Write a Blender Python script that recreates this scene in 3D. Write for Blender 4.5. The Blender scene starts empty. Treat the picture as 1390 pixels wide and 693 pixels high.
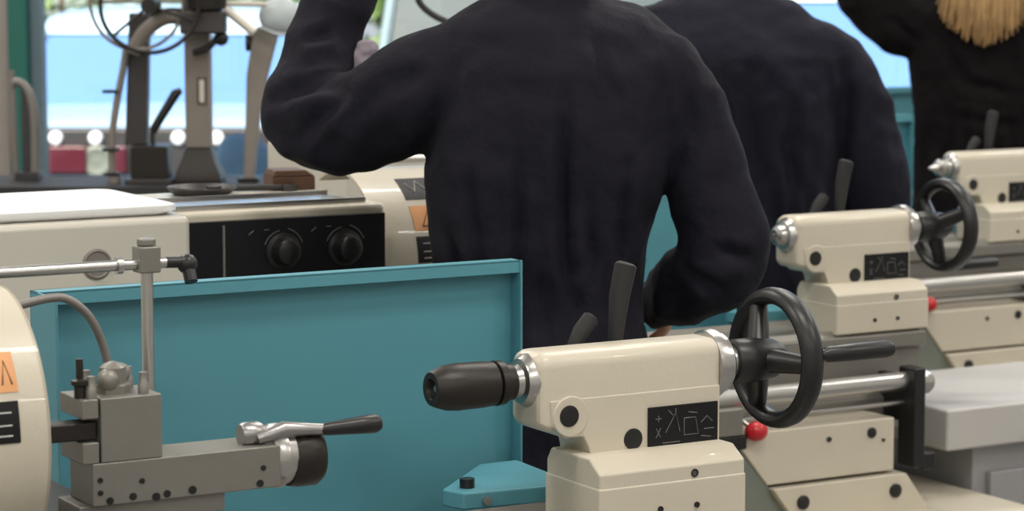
import bpy, bmesh, math, random
from mathutils import Vector, Matrix, noise
random.seed(4)
C = bpy.context.scene.collection
PI = math.pi
R = math.radians

# ------------------------------------------------------------------ materials
def mat(name, col, rough=.5, metal=0., bump=0., bscale=40., var=0., vscale=6., coat=0., spec=.5, alpha=None):
    m = bpy.data.materials.new(name); m.use_nodes = True
    n = m.node_tree.nodes; l = m.node_tree.links
    b = n['Principled BSDF']
    b.inputs['Base Color'].default_value = (*col, 1)
    b.inputs['Roughness'].default_value = rough
    b.inputs['Metallic'].default_value = metal
    b.inputs['Coat Weight'].default_value = coat
    b.inputs['Specular IOR Level'].default_value = spec
    tc = n.new('ShaderNodeTexCoord')
    if var:
        t = n.new('ShaderNodeTexNoise'); t.inputs['Scale'].default_value = vscale; t.inputs['Detail'].default_value = 4
        l.new(tc.outputs['Object'], t.inputs['Vector'])
        mx = n.new('ShaderNodeMix'); mx.data_type = 'RGBA'
        mx.inputs[6].default_value = (*[c*(1-var) for c in col], 1)
        mx.inputs[7].default_value = (*[min(1, c*(1+var)) for c in col], 1)
        l.new(t.outputs['Fac'], mx.inputs[0]); l.new(mx.outputs[2], b.inputs['Base Color'])
    if bump:
        t = n.new('ShaderNodeTexNoise'); t.inputs['Scale'].default_value = bscale; t.inputs['Detail'].default_value = 3
        l.new(tc.outputs['Object'], t.inputs['Vector'])
        bp = n.new('ShaderNodeBump'); bp.inputs['Strength'].default_value = bump; bp.inputs['Distance'].default_value = .01
        l.new(t.outputs['Fac'], bp.inputs['Height']); l.new(bp.outputs['Normal'], b.inputs['Normal'])
    return m
def emis(name, col, s):
    m = bpy.data.materials.new(name); m.use_nodes = True
    b = m.node_tree.nodes['Principled BSDF']
    b.inputs['Base Color'].default_value = (*col, 1)
    b.inputs['Emission Color'].default_value = (*col, 1); b.inputs['Emission Strength'].default_value = s
    return m
def glass(name):
    m = bpy.data.materials.new(name); m.use_nodes = True
    n = m.node_tree.nodes; l = m.node_tree.links
    n.remove(n['Principled BSDF'])
    tr = n.new('ShaderNodeBsdfTransparent'); tr.inputs[0].default_value = (.93, .98, 1, 1)
    gl = n.new('ShaderNodeBsdfGlossy'); gl.inputs['Roughness'].default_value = .02
    fr = n.new('ShaderNodeFresnel'); fr.inputs[0].default_value = 1.45
    mx = n.new('ShaderNodeMixShader')
    l.new(fr.outputs[0], mx.inputs[0]); l.new(tr.outputs[0], mx.inputs[1]); l.new(gl.outputs[0], mx.inputs[2])
    l.new(mx.outputs[0], n['Material Output'].inputs[0])
    return m
M = {}
M['cream'] = mat('cream_paint', (.585, .535, .44), .4, var=.04, vscale=9, bump=.04, bscale=120, coat=.15)
M['creamw'] = mat('pale_cream_paint', (.60, .565, .50), .3, var=.03, coat=.3)
M['teal'] = mat('teal_paint', (.084, .285, .355), .5, var=.06, vscale=2.5, bump=.02, bscale=60)
M['black'] = mat('black_plastic', (.009, .009, .010), .38)
M['blackm'] = mat('blackened_steel', (.020, .017, .015), .42, metal=.3, bump=.05, bscale=200)
M['rubber'] = mat('black_rubber', (.014, .014, .015), .7)
M['panel'] = mat('black_panel', (.006, .006, .008), .5, spec=.3)
M['steel'] = mat('bright_steel', (.52, .51, .50), .3, metal=1, bump=.02, bscale=150)
M['ground'] = mat('ground_steel', (.235, .225, .205), .45, metal=.5, var=.08, vscale=20, bump=.03, bscale=150)
M['crank'] = mat('worn_steel', (.34, .33, .33), .35, metal=.9, bump=.03, bscale=100)
M['iron'] = mat('grey_cast_iron', (.22, .205, .195), .5, metal=.4, var=.1, vscale=12, bump=.08, bscale=90)
M['darkgrey'] = mat('dark_grey_metal', (.05, .047, .05), .45, metal=.3)
M['pan'] = mat('grey_green_pan', (.17, .19, .165), .45, var=.08)
M['red'] = mat('red_plastic', (.50, .012, .02), .3)
M['orange'] = mat('orange_label', (.72, .34, .14), .5, var=.08, vscale=60)
M['white'] = mat('white_ink', (.55, .55, .55), .6)
M['greyink'] = mat('grey_ink', (.12, .12, .12), .6)
M['navy'] = mat('navy_cotton', (.0074, .0068, .0142), .85, var=.2, vscale=9, bump=.25, bscale=60, spec=.25)
M['navy2'] = mat('dark_navy_cotton', (.0062, .0062, .0150), .85, var=.2, vscale=9, bump=.25, bscale=60, spec=.25)
M['blackcloth'] = mat('black_fleece', (.0058, .0046, .0055), .95, var=.2, vscale=9, bump=.4, bscale=80, spec=.15)
M['skin'] = mat('skin', (.50, .27, .19), .5, var=.06, vscale=15)
M['skin2'] = mat('skin_warm', (.42, .22, .15), .5, var=.06, vscale=15)
M['hair'] = mat('brown_hair', (.05, .028, .015), .55, bump=.5, bscale=90)
M['blonde'] = mat('blonde_hair', (.34, .205, .085), .5, var=.35, vscale=40)
M['shirt'] = mat('white_shirt', (.75, .76, .78), .8)
M['shoe'] = mat('black_leather', (.015, .014, .013), .4)
M['floor'] = mat('grey_floor_paint', (.20, .20, .20), .45, var=.12, vscale=1.5)
M['wall'] = mat('wall_paint', (.62, .61, .58), .8, var=.03, vscale=2)
M['warmgrey'] = mat('warm_grey_wall', (.30, .27, .25), .7, var=.05)
M['ceil'] = mat('ceiling_paint', (.75, .75, .73), .9)
M['alu'] = mat('grey_blue_aluminium', (.13, .19, .23), .4, metal=.3)
M['green'] = mat('green_paint', (.012, .12, .095), .45)
M['glass'] = glass('window_glass')
M['bench'] = mat('dark_bench_top', (.018, .018, .02), .6)
M['sill'] = mat('sill_paint', (.45, .50, .53), .4)
M['asphalt'] = mat('asphalt', (.17, .18, .19), .9, var=.15, vscale=3)
M['carblue'] = mat('pale_blue_car_paint', (.50, .66, .76), .2, coat=.8)
M['carwhite'] = mat('white_car_paint', (.72, .82, .86), .2, coat=.8)
M['carglass'] = mat('sky_reflection_car_glass', (.15, .29, .55), .1, metal=.2, coat=.6)  # blue of the mirrored sky is put into the glass colour
M['vanglass'] = mat('dull_van_glass', (.045, .065, .072), .6)
M['vanpaint'] = mat('grey_teal_van_paint', (.22, .29, .31), .3, coat=.4)
M['plasticw'] = mat('white_tray_plastic', (.85, .86, .88), .4)
M['lampw'] = mat('lamp_lens', (.95, .97, 1), .15, coat=1)
M['tail'] = mat('tail_lamp_lens', (.085, .008, .018), .35, coat=1)
M['tarp'] = mat('blue_grey_tarpaulin', (.10, .175, .215), .6, bump=.5, bscale=14)
M['leaf'] = mat('hedge_leaves', (.10, .17, .04), .6, var=.5, vscale=4)
M['stem'] = mat('hedge_stem', (.12, .07, .04), .8)
M['beige'] = mat('beige_cast_metal', (.215, .19, .17), .5, var=.06)
M['wood'] = mat('brown_wood', (.10, .05, .03), .6, var=.2, vscale=20)
M['cabwhite'] = mat('white_grey_worktop', (.50, .485, .475), .35, var=.03)
M['cabgrey'] = mat('grey_cabinet_paint', (.30, .30, .31), .45)
M['lilac'] = mat('lilac_grey_cloth', (.30, .26, .31), .85, bump=.3, bscale=30)

# ------------------------------------------------------------------ mesh builder
class MB:
    def __init__(s): s.v = []; s.f = []
    def add(s, vs, fs):
        o = len(s.v); s.v += [Vector(v) for v in vs]; s.f += [[i+o for i in f] for f in fs]; return s
    def box(s, x0, x1, y0, y1, z0, z1):
        v = [(x, y, z) for z in (z0, z1) for y in (y0, y1) for x in (x0, x1)]
        return s.add(v, [(0,2,3,1),(4,5,7,6),(0,1,5,4),(2,6,7,3),(0,4,6,2),(1,3,7,5)])
    def prism(s, poly, d0, d1, ax='y'):
        n = len(poly)
        def P(a, b, d): return {'y': (a, d, b), 'x': (d, a, b), 'z': (a, b, d)}[ax]
        v = [P(a, b, d0) for a, b in poly]+[P(a, b, d1) for a, b in poly]
        return s.add(v, [list(range(n))[::-1], list(range(n, 2*n))]+[(i, (i+1) % n, n+(i+1) % n, n+i) for i in range(n)])
    def rev(s, p0, p1, prof, n=32, closed=False):
        """revolve profile [(t along axis in metres, radius)] about p0->p1"""
        p0 = Vector(p0); d = (Vector(p1)-p0).normalized()
        a = d.orthogonal().normalized(); b = d.cross(a); vs = []; fs = []
        for t, r in prof:
            for i in range(n):
                w = 2*PI*i/n; vs.append(p0+d*t+(a*math.cos(w)+b*math.sin(w))*r)
        m = len(prof)
        for j in range(m-1 if not closed else m):
            for i in range(n):
                k = (j+1) % m
                fs.append((j*n+i, j*n+(i+1) % n, k*n+(i+1) % n, k*n+i))
        if not closed: fs += [list(range(n))[::-1], [(m-1)*n+i for i in range(n)]]
        return s.add(vs, fs)
    def cyl(s, p0, p1, r0, r1=None, n=24):
        L = (Vector(p1)-Vector(p0)).length
        return s.rev(p0, p1, [(0, r0), (L, r0 if r1 is None else r1)], n)
    def ball(s, c, r, n=20, sc=(1, 1, 1)):
        vs = []; fs = []; m = n//2
        for j in range(m+1):
            ph = PI*j/m
            rr = max(math.sin(ph), .01)
            for i in range(n):
                w = 2*PI*i/n
                vs.append((c[0]+r*sc[0]*rr*math.cos(w), c[1]+r*sc[1]*rr*math.sin(w), c[2]+r*sc[2]*math.cos(ph)))
        for j in range(m):
            for i in range(n): fs.append((j*n+i, (j+1)*n+i, (j+1)*n+(i+1) % n, j*n+(i+1) % n))
        fs += [list(range(n)), [m*n+i for i in range(n)][::-1]]
        return s.add(vs, fs)
    def tube(s, pts, r, n=12, closed=False, smooth=0):
        P = [Vector(p) for p in pts]; rr = list(r) if hasattr(r, '__len__') else [r]*len(P)
        for _ in range(smooth):
            Q = []; q = []
            N = len(P); rng = range(N if closed else N-1)
            if not closed: Q.append(P[0]); q.append(rr[0])
            for i in rng:
                A, B = P[i], P[(i+1) % N]; a, b = rr[i], rr[(i+1) % N]
                Q += [A*.75+B*.25, A*.25+B*.75]; q += [a*.75+b*.25, a*.25+b*.75]
            if not closed: Q.append(P[-1]); q.append(rr[-1])
            P, rr = Q, q
        vs = []; fs = []; N = len(P); nrm = None
        for i in range(N):
            if closed: t = (P[(i+1) % N]-P[i-1]).normalized()
            else: t = (P[min(i+1, N-1)]-P[max(i-1, 0)]).normalized()
            if nrm is None: nrm = t.orthogonal().normalized()
            else: nrm = (nrm-t*nrm.dot(t)).normalized()
            b = t.cross(nrm)
            for k in range(n):
                w = 2*PI*k/n; vs.append(P[i]+(nrm*math.cos(w)+b*math.sin(w))*rr[i])
        for i in range(N if closed else N-1):
            j = (i+1) % N
            for k in range(n): fs.append((i*n+k, i*n+(k+1) % n, j*n+(k+1) % n, j*n+k))
        if not closed: fs += [list(range(n))[::-1], [(N-1)*n+k for k in range(n)]]
        return s.add(vs, fs)
    def loft(s, rings):
        """rings: lists of equal-length point loops"""
        n = len(rings[0]); vs = [p for r in rings for p in r]; fs = []
        for j in range(len(rings)-1):
            for i in range(n): fs.append((j*n+i, j*n+(i+1) % n, (j+1)*n+(i+1) % n, (j+1)*n+i))
        fs += [list(range(n))[::-1], [(len(rings)-1)*n+i for i in range(n)]]
        return s.add(vs, fs)
    def rot(s, ang, axis, c=(0, 0, 0), start=0):
        Mx = Matrix.Translation(c) @ Matrix.Rotation(ang, 4, axis) @ Matrix.Translation(-Vector(c))
        for i in range(start, len(s.v)): s.v[i] = Mx @ s.v[i]
        return s
    def build(s, name, m, parent=None, bev=0., smooth=True, ang=40, seg=2):
        me = bpy.data.meshes.new(name); me.from_pydata([tuple(v) for v in s.v], [], s.f); me.update()
        bm = bmesh.new(); bm.from_mesh(me)
        bmesh.ops.recalc_face_normals(bm, faces=bm.faces); bm.to_mesh(me); bm.free()
        o = bpy.data.objects.new(name, me); C.objects.link(o)
        me.materials.append(M[m] if isinstance(m, str) else m)
        if smooth:
            for p in me.polygons: p.use_smooth = True
            me.set_sharp_from_angle(angle=R(ang))
        if bev:
            b = o.modifiers.new('bevel', 'BEVEL'); b.width = bev; b.segments = seg; b.limit_method = 'ANGLE'; b.angle_limit = R(35); b.harden_normals = True
        if parent: o.parent = parent
        return o
def tag(o, label=None, cat=None, group=None, kind=None):
    if label: o['label'] = label
    if cat: o['category'] = cat
    if group: o['group'] = group
    if kind: o['kind'] = kind
    return o
def empty(name, loc=(0, 0, 0), rz=0., **k):
    o = bpy.data.objects.new(name, None); C.objects.link(o); o.location = loc; o.rotation_euler = (0, 0, rz)
    o.empty_display_size = .1
    return tag(o, **k)
def copy_tree(o, parent=None, skip=()):
    c = o.copy(); C.objects.link(c); c.parent = parent
    if o.name.split('.')[0] in skip: pass
    for ch in list(o.children):
        if ch.name.split('.')[0] in skip: continue
        copy_tree(ch, c, skip)
    return c
def struct(mb, name, m, **k):
    o = mb.build(name, m, **k); o['kind'] = 'structure'; return o

# ------------------------------------------------------------------ camera
F = 3510.; HC = 1.52; TH = math.atan((346.5+60)/F)
cam = bpy.data.cameras.new('camera'); camo = bpy.data.objects.new('camera', cam); C.objects.link(camo)
camo.location = (0, 0, HC); camo.rotation_euler = (PI/2-TH, 0, 0)
cam.sensor_width = 36; cam.lens = 36*F/1390; cam.clip_end = 200
cam.dof.use_dof = True; cam.dof.focus_distance = 3.1; cam.dof.aperture_fstop = 9
bpy.context.scene.camera = camo
def at(px, py, Y):
    """point of the room at distance Y that shows at photo pixel (px, py)"""
    x = (px-695)/F; y = -(py-346.5)/F
    d = (x, math.cos(TH)+y*math.sin(TH), -math.sin(TH)+y*math.cos(TH)); t = Y/d[1]
    return Vector((t*d[0], Y, HC+t*d[2]))

# ------------------------------------------------------------------ room
XL, XR, Y0, Y1, ZC = -3.2, 5.2, -2.2, 8.6, 3.6
struct(MB().box(XL-.2, XR+.2, Y0-.2, Y1+.15, -.12, 0), 'floor', 'floor')
struct(MB().box(XL-.2, XR+.2, Y0-.2, Y1+.15, ZC, ZC+.12), 'ceiling', 'ceil')
struct(MB().box(XL-.2, XL, Y0, Y1, 0, ZC), 'wall_left', 'wall')
struct(MB().box(XR, XR+.2, Y0, Y1, 0, ZC), 'wall_right', 'wall')
struct(MB().box(XL-.2, XR+.2, Y0-.2, Y0, 0, ZC), 'wall_front', 'wall')
wx0, wx1, wz0, wz1 = -1.577, 4.6, .775, 3.1
w = MB()
w.box(XL, wx0-.16, Y1, Y1+.15, 0, ZC); w.box(wx1, XR, Y1, Y1+.15, 0, ZC)
w.box(wx0-.16, wx1, Y1, Y1+.15, 0, wz0-.03); w.box(wx0-.16, wx1, Y1, Y1+.15, wz1, ZC)
struct(w, 'wall_back', 'warmgrey')
struct(MB().box(wx0-.084, wx0-.024, Y1-.06, Y1+.1, 0, ZC), 'trim_1', 'green', bev=.004)
struct(MB().box(wx0-.04, wx1, Y1-.10, Y1+.15, wz0-.03, wz0), 'trim_2', 'sill', bev=.004)
struct(MB().box(wx0-.16, wx0-.085, Y1-.03, Y1+.15, wz0-.03, wz1), 'trim_3', 'warmgrey')
edges = [wx0, -.52, .62, 2.2, 3.4, wx1]
for i in range(5):
    a, b = edges[i], edges[i+1]
    f = MB()
    f.box(a-(.022 if i == 0 else 0), a+.02, Y1, Y1+.07, wz0, wz1); f.box(b-.02, b, Y1, Y1+.07, wz0, wz1)
    f.box(a+.02, b-.02, Y1, Y1+.07, wz1-.04, wz1); f.box(a+.02, b-.02, Y1, Y1+.07, wz0, wz0+.012)
    fo = struct(f, 'window_%d' % (i+1), 'alu', bev=.003)
    MB().box(a+.02, b-.02, Y1+.03, Y1+.036, wz0+.012, wz1-.04).build('pane', 'glass', fo)
for n, (x0, x1, y0, y1) in {'baseboard_left': (XL, XL+.015, Y0, Y1), 'baseboard_right': (XR-.015, XR, Y0, Y1)}.items():
    struct(MB().box(x0, x1, y0, y1, 0, .12), n, 'darkgrey')

# ceiling lights (long batten fittings in rows)
def ceiling_light(x, y, label):
    o = empty('ceiling_light', (x, y, ZC), label=label, cat='light', group='batten lights on the ceiling')
    MB().box(-.65, .65, -.11, .11, -.05, 0).build('housing', 'creamw', o, bev=.006)
    MB().box(-.62, .62, -.09, .09, -.07, -.05).build('diffuser', 'lampem', o, bev=.004)
    return o
M['lampem'] = emis('lit_diffuser', (1, .96, .90), 4)
k = 0
for x in (-1.8, .8, 3.4):
    for y in (-.8, 2.2, 5.0, 7.6):
        ceiling_light(x, y, 'white batten ceiling light in the %s row, %s' % ({-1.8: 'left', .8: 'middle', 3.4: 'right'}[x], {-.8: 'behind the viewpoint', 2.2: 'above the nearest lathe', 5.0: 'above the third lathe', 7.6: 'nearest the windows'}[y]))
        L = bpy.data.lights.new('batten', 'AREA'); L.shape = 'RECTANGLE'; L.size = 1.24; L.size_y = .18
        L.energy = 36; L.color = (1, .95, .87)
        lo = bpy.data.objects.new('batten', L); C.objects.link(lo); lo.location = (x, y, ZC-.075)

# ------------------------------------------------------------------ LATHE
# local frame: x along the bed (to the tailstock end), y away from the operator side, z up from floor
def strokes(mb, y, polys, w=.0006):
    for p in polys:
        mb.tube([(a, y, b) for a, b in p], w, n=5)
    return mb
def arc(cx, cz, r, a0, a1, n=10):
    return [(cx+r*math.cos(R(a0+(a1-a0)*i/n)), cz+r*math.sin(R(a0+(a1-a0)*i/n))) for i in range(n+1)]

def make_lathe():
    g = empty('metal_lathe')
    # ---- tailstock: one casting (barrel, lobe, neck, base)
    ts = MB()
    sec = []                                         # barrel cross-section in (y, z), rounded top
    hw = .034; zt = 1.074; zb = .989
    sec += [(-hw, zb), (-hw, zt-.018)]+[(-hw+.018-.018*math.cos(R(a)), zt-.018+.018*math.sin(R(a))) for a in (22, 45, 67, 90)]
    sec += [(hw-.018+.018*math.sin(R(a)), zt-.018+.018*math.cos(R(a))) for a in (0, 22, 45, 67, 90)]+[(hw, zb)]
    sec += [(hw*.8, zb-.006), (-hw*.8, zb-.006)]
    rings = []
    for x, k in ((-.158, .80), (-.155, .90), (-.148, .985), (-.142, 1), (.086, 1), (.090, .96)):
        rings.append([(x, a*k, 1.040+(b-1.040)*k) for a, b in sec])
    ts.loft(rings)
    ts.cyl((-.118, -.0375, 1.000), (-.118, .034, 1.000), .024, n=32)         # clamp lobe
    ts.prism([(-.145, 1.02), (-.143, .99), (-.125, .975), (-.10, .975), (-.093, .962), (-.088, .94), (.089, .94), (.089, 1.02)], -.0355, .0335)
    cast = ts.build('tailstock', 'cream', g, bev=.002)
    cast.location = (.012, 0, -.003)
    cast['label'] = 'cream cast tailstock'
    b = MB()
# base with sloping upper chamfer, extruded along x
    b.prism([(-.088, .868), (-.088, .937), (-.064, .952), (.020, .952), (.030, .937), (.030, .868)], -.103, .097, 'x')
    b.prism([(-.0895, .868), (-.0895, .921), (.0315, .921), (.0315, .868)], -.1045, .098, 'x')
    base = b.build('tailstock_base', 'cream', cast, bev=.003); base.location = (-.008, 0, .003)
    def screw(p, q, prof, parent, nm='socket_screw', n=16, m='black'):
        return MB().rev(p, q, prof, n).build(nm, m, parent)
    for (x, z, y, r) in ((-.121, 1.001, -.036, .0125), (-.033, .966, -.034, .0125)):
        screw((x, y+.004, z), (x, y-.006, z), [(0, r), (.0065, r), (.0070, r*.85), (.0068, r*.5)], cast, n=24)
    screw((.018, -.084, .930), (.018, -.094, .930), [(0, .005), (.005, .005), (.004, .003)], cast)
    for x in (-.03, .02): screw((x, -.089, .893), (x, -.095, .893), [(0, .0035), (.0025, .0035), (.0022, .002)], cast, n=12)
    for y, r in ((-.06, .009), (-.03, .007)): screw((-.100, y, .888), (-.2, y, .888), [(0, r), (.010, r), (.012, r*.6)], cast)
    pl = MB().box(-.013, .084, -.0385, -.034, .951, 1.001).build('scale_plate', 'panel', cast, bev=.0005)
    ink = MB()
    strokes(ink, -.0388, [[(x-.006, z) for x, z in q_] for q_ in [[(.002, .987), (.010, .987)], [(.006, .983), (.006, .991)], [(.003, .976), (.009, .965), (.003, .965), (.009, .976)],
        [(.016, .97), (.030, .992), (.036, .97)], [(.030, .992), (.030, .998)], [(.020, .996), (.026, .990)],
        [(.042, .985), (.042, .965), (.062, .965), (.058, .985), (.042, .985)], [(.066, .978), (.074, .985), (.082, .978)], [(.070, .970), (.084, .970)],
        [(.066, .962), (.080, .960)], [(.012, .958), (.036, .958)], [(.048, .992), (.060, .990)]]], .0007)
    ink.build('plate_marking', 'greyink', cast)
    q = MB().rev((-.152, 0, 1.040), (-.2, 0, 1.040), [(0, .031), (.006, .031), (.012, .026), (.014, .0255), (.016, .019), (.026, .017), (.030, .010), (.02, .009)], 36)
    q.build('quill', 'steel', cast)
    col = MB().rev((.089, 0, 1.040), (.2, 0, 1.040), [(0, .040), (.006, .041), (.012, .041), (.013, .036), (.022, .036), (.026, .032), (.026, .02), (.04, .02)], 40)
    col.build('dial_collar', 'steel', cast)
    
    hwm = MB()
    prof = []                                        # rim section, a rounded D
    for a in range(0, 360, 30):
        prof.append((.0150*math.cos(R(a)), .0755+.0105*math.sin(R(a))))
    hwm.rev((.178, 0, 1.036), (.3, 0, 1.036), prof, 56, closed=True)
    hwm.rev((.112, 0, 1.036), (.3, 0, 1.036), [(0, .024), (.004, .027), (.03, .027), (.06, .024), (.072, .018), (.072, .004)], 28)
    for a in (180, 60, -60):
        c, s_ = math.cos(R(a)), math.sin(R(a))
        hwm.tube([(.158, .018*c, 1.036+.018*s_), (.170, .05*c, 1.036+.05*s_), (.178, .073*c, 1.036+.073*s_)], [.015, .0125, .011], n=12)
    hwm.build('handwheel', 'black', cast).location = (.016, 0, .003)
    hd = MB().rev((.190, -.074, 1.048), (.4, -.074, 1.048), [(0, .006), (.006, .0065), (.010, .0095), (.05, .0105), (.098, .0105), (.106, .009), (.108, .005)], 20)
    hd.build('wheel_handle', 'black', cast).location = (.016, 0, .003)
    lv = MB()
    lv.tube([(-.004, .050, 1.03), (-.002, .052, 1.075), (.004, .054, 1.12), (.014, .056, 1.157), (.015, .056, 1.160)], [.007, .009, .0125, .0135, .009], n=14)
    lv.build('quill_lock_lever', 'rubber', cast)
    lv = MB()
    lv.tube([(-.070, .050, 1.03), (-.064, .051, 1.06), (-.05, .052, 1.083), (-.036, .053, 1.097), (-.034, .053, 1.099)], [.006, .008, .0105, .0105, .006], n=14)
    lv.build('clamp_lever', 'rubber', cast)
    # ---- bed
    bd = MB()
    bd.prism([(-.105, .865), (-.105, .842), (-.088, .834), (-.088, .765), (-.105, .755), (-.105, .70), (.105, .70), (.105, .865), (.085, .865), (.075, .875), (.065, .865), (-.065, .865), (-.075, .875), (-.085, .865)], -1.02, .085, 'x')
    bd.build('bed', 'ground', g, bev=.001)
    MB().cyl((-1.0, -.165, .793), (.03, -.165, .793), .0165, n=24).build('lead_screw', 'steel', g)
    MB().cyl((-1.0, -.165, .756), (.0, -.165, .756), .0045, n=14).build('feed_rod', 'steel', g)
    br = MB().box(-.012, .012, -.196, -.150, .645, .818); br.box(-.008, .008, -.150, -.088, .72, .80)
    br.build('end_bracket', 'black', g, bev=.003)
    br = MB().rev((.010, -.172, .790), (.1, -.172, .790), [(0, .021), (.020, .021), (.027, .017), (.028, .005)], 24)
    MB().box(.010, .036, -.195, -.155, .640, .668).build('bracket_foot', 'black', g, bev=.002)
    br.build('bearing_cap', 'steel', g)
    cb = MB().box(-.440, -.372, -.200, -.105, .737, .782).build('control_bracket', 'ground', g, bev=.003)
    MB().box(-.425, -.362, -.198, -.12, .712, .737).build('bracket_pad', 'black', cb, bev=.004)
    MB().tube([(-.372, -.16, .775), (-.350, -.19, .745)], .004).build('control_rod', 'steel', cb)
    MB().ball((-.345, -.198, .741), .0175, 20, (1.15, 1, .95)).build('control_knob', 'red', g)
    c = MB().prism([(-.390, .737), (-.050, .737), (-.050, .645), (-.315, .645)], -.19, -.09)
    p = c.build('front_panel', 'cream', g, bev=.003)
    for x, z, r in ((-.10, .715, .009), (-.19, .712, .0045), (-.075, .70, .003)): screw((x, -.188, z), (x, -.3, z), [(0, r), (.005, r), (.006, r*.7)], p, 'panel_screw')
    # pedestals, drip tray
    ph = MB().prism([(-.311, .640), (-.03, .640), (.03, .56), (.03, .50), (-.20, .50)], -.20, .12).build('pedestal_head', 'cream', g, bev=.003)
    for x in (-.25, -.055): screw((x, -.198, .612), (x, -.3, .612), [(0, .012), (.006, .012), (.008, .008)], ph, 'head_bolt')
    c = MB(); c.prism([(-.80, .737), (-.388, .737), (-.20, .505), (-.80, .505)], -.185, -.175); c.build('chip_chute', 'pan', g)
    c = MB()
    def rrect(x0, x1, y0, y1, r, z, n=6):
        o = []
        for cx, cy, a in ((x1-r, y1-r, 0), (x0+r, y1-r, 90), (x0+r, y0+r, 180), (x1-r, y0+r, 270)):
            for i in range(n+1): o.append((cx+r*math.cos(R(a+90*i/n)), cy+r*math.sin(R(a+90*i/n)), z))
        return o
    T = (-1.80, .195, -.30, .26)
    rr = lambda e, z: rrect(T[0]+e, T[1]-e, T[2]+e, T[3]-e, .05-min(e, .03), z)
    c.loft([rr(.012, .512), rr(0, .524), rr(0, .560), rr(.004, .568), rr(.012, .5725), rr(.03, .574)])
    c.build('chip_tray', 'cream', g, ang=60)
    c = MB().box(-.36, .06, -.22, .20, 0, .512); c.build('pedestal', 'cream', g, bev=.006)
    c = MB().box(-1.70, -1.05, -.22, .20, 0, .512); c.build('pedestal', 'cream', g, bev=.006)
    # ---- splash guard (folded teal sheet)
    c = MB(); a0, a1, zt = -.635, 0., 1.141
    c.box(a0, a1, .280, .284, .572, zt)
    c.box(a0, a1, .258, .284, zt-.003, zt); c.box(a0, a1, .258, .261, zt-.016, zt)
    c.box(a1-.003, a1, .255, .284, .572, zt); c.box(a0, a0+.003, .20, .284, .572, zt)
    c.build('splash_guard', 'teal', g, bev=.0008)
    c = MB().prism([(-.075, .234), (-.188, .122), (-.178, .088), (-.03, .07), (-.02, .234)], .872, .893, 'z')
    c.build('guard_bracket', 'teal', g, bev=.003)
    MB().cyl((-.158, .115, .89), (-.158, .115, .904), .009).build('bracket_bolt', 'black', g)
    MB().cyl((-.15, .09, .882), (-.15, .078, .882), .005).build('bracket_bolt', 'steel', g)
    # ---- headstock
    c = MB().box(-1.36, -1.008, -.155, .165, .572, 1.148); h = c.build('headstock', 'cream', g, bev=.008)
    c = MB().box(-1.335, -1.014, -.166, -.154, .90, 1.134); c.build('control_panel', 'panel', h, bev=.001)
    c = MB().box(-1.282, -1.279, -.169, -.165, .90, 1.128); c.build('panel_seam', 'ground', h)
    for x in (-1.185, -1.083):
        c = MB().rev((x, -.166, 1.085), (x, -.3, 1.085), [(0, .028), (.004, .028), (.006, .022), (.026, .018), (.028, .014)], 28)
        c.build('speed_knob', 'black', h)
    c = MB()
    for x in (-1.185, -1.083):
        strokes(c, -.1665, [arc(x, 1.085, .034, 20, 75), arc(x, 1.085, .031, 100, 160, 6), [(x-.03, 1.118), (x-.022, 1.118)], [(x-.055, 1.112), (x-.047, 1.118)], [(x, 1.04), (x+.01, 1.036)]], .0008)
    c.build('panel_marking', 'greyink', h)
    # gear cover at the far left end
    c = MB().box(-1.795, -1.345, -.20, .165, .572, 1.148); gc = c.build('gear_cover', 'creamw', g, bev=.010, seg=3)
    MB().rev((-1.49, -.198, 1.087), (-1.49, -.3, 1.087), [(0, .022), (.004, .022), (.006, .019), (.004, .017)], 28).build('cover_latch', 'beige', gc)
    # spindle and chuck
    c = MB().rev((-1.0, 0, 1.040), (0, 0, 1.040), [(0, .05), (.03, .05), (.035, .095), (.10, .095), (.104, .088), (.104, .03)], 40)
    c.build('spindle_chuck', 'steel', g)
    for a in (90, 210, 330):
        yy, zz = math.cos(R(a)), math.sin(R(a))
        MB().tube([(-.902, yy*.048, 1.04+zz*.048), (-.884, yy*.048, 1.04+zz*.048), (-.880, yy*.036, 1.04+zz*.036), (-.862, yy*.034, 1.04+zz*.034)], [.022, .021, .011, .010], n=6).build('chuck_jaw', 'blackm', g)
    # chuck guard: curved shell over the chuck
    c = MB(); ro, ri = .143, .138
    def shell(x, k=0.):
        out = [(x, ro*math.cos(R(a)), 1.045+ro*math.sin(R(a))) for a in range(60, 211, 6)]
        inn = [(x, ri*math.cos(R(a)), 1.045+ri*math.sin(R(a))) for a in range(60, 211, 6)][::-1]
        return out+inn
    c.loft([shell(-1.012), shell(-.766)])
    ring = [(-.769, r*math.cos(R(a)), 1.045+r*math.sin(R(a))) for r, aa in ((ro, range(60, 211, 6)), (.02, range(210, 59, -6))) for a in aa]
    c.loft([ring, [(x+.003, y, z) for x, y, z in ring]])
    cg = c.build('chuck_guard', 'cream', g, ang=50)
    def decal(name, m, x0, x1, a0, a1, r=.1438):
        d = MB(); n = 8
        o = [[(x, rr_*math.cos(R(a0+(a1-a0)*i/n)), 1.045+rr_*math.sin(R(a0+(a1-a0)*i/n))) for i in range(n+1)] for x in (x0, x1) for rr_ in (r, r-.0015)]
        d.loft([o[0]+o[1][::-1], o[2]+o[3][::-1]])
        return d.build(name, m, cg)
    decal('warning_label', 'orange', -.945, -.795, 141, 158)
    decal('data_label', 'panel', -.945, -.797, 161.5, 178)
    decal('notice_label', 'panel', -.945, -.87, 116, 136)
    d = MB(); q_ = .1442
    cs = lambda x, a: (x, q_*math.cos(R(a)), 1.045+q_*math.sin(R(a)))
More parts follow.
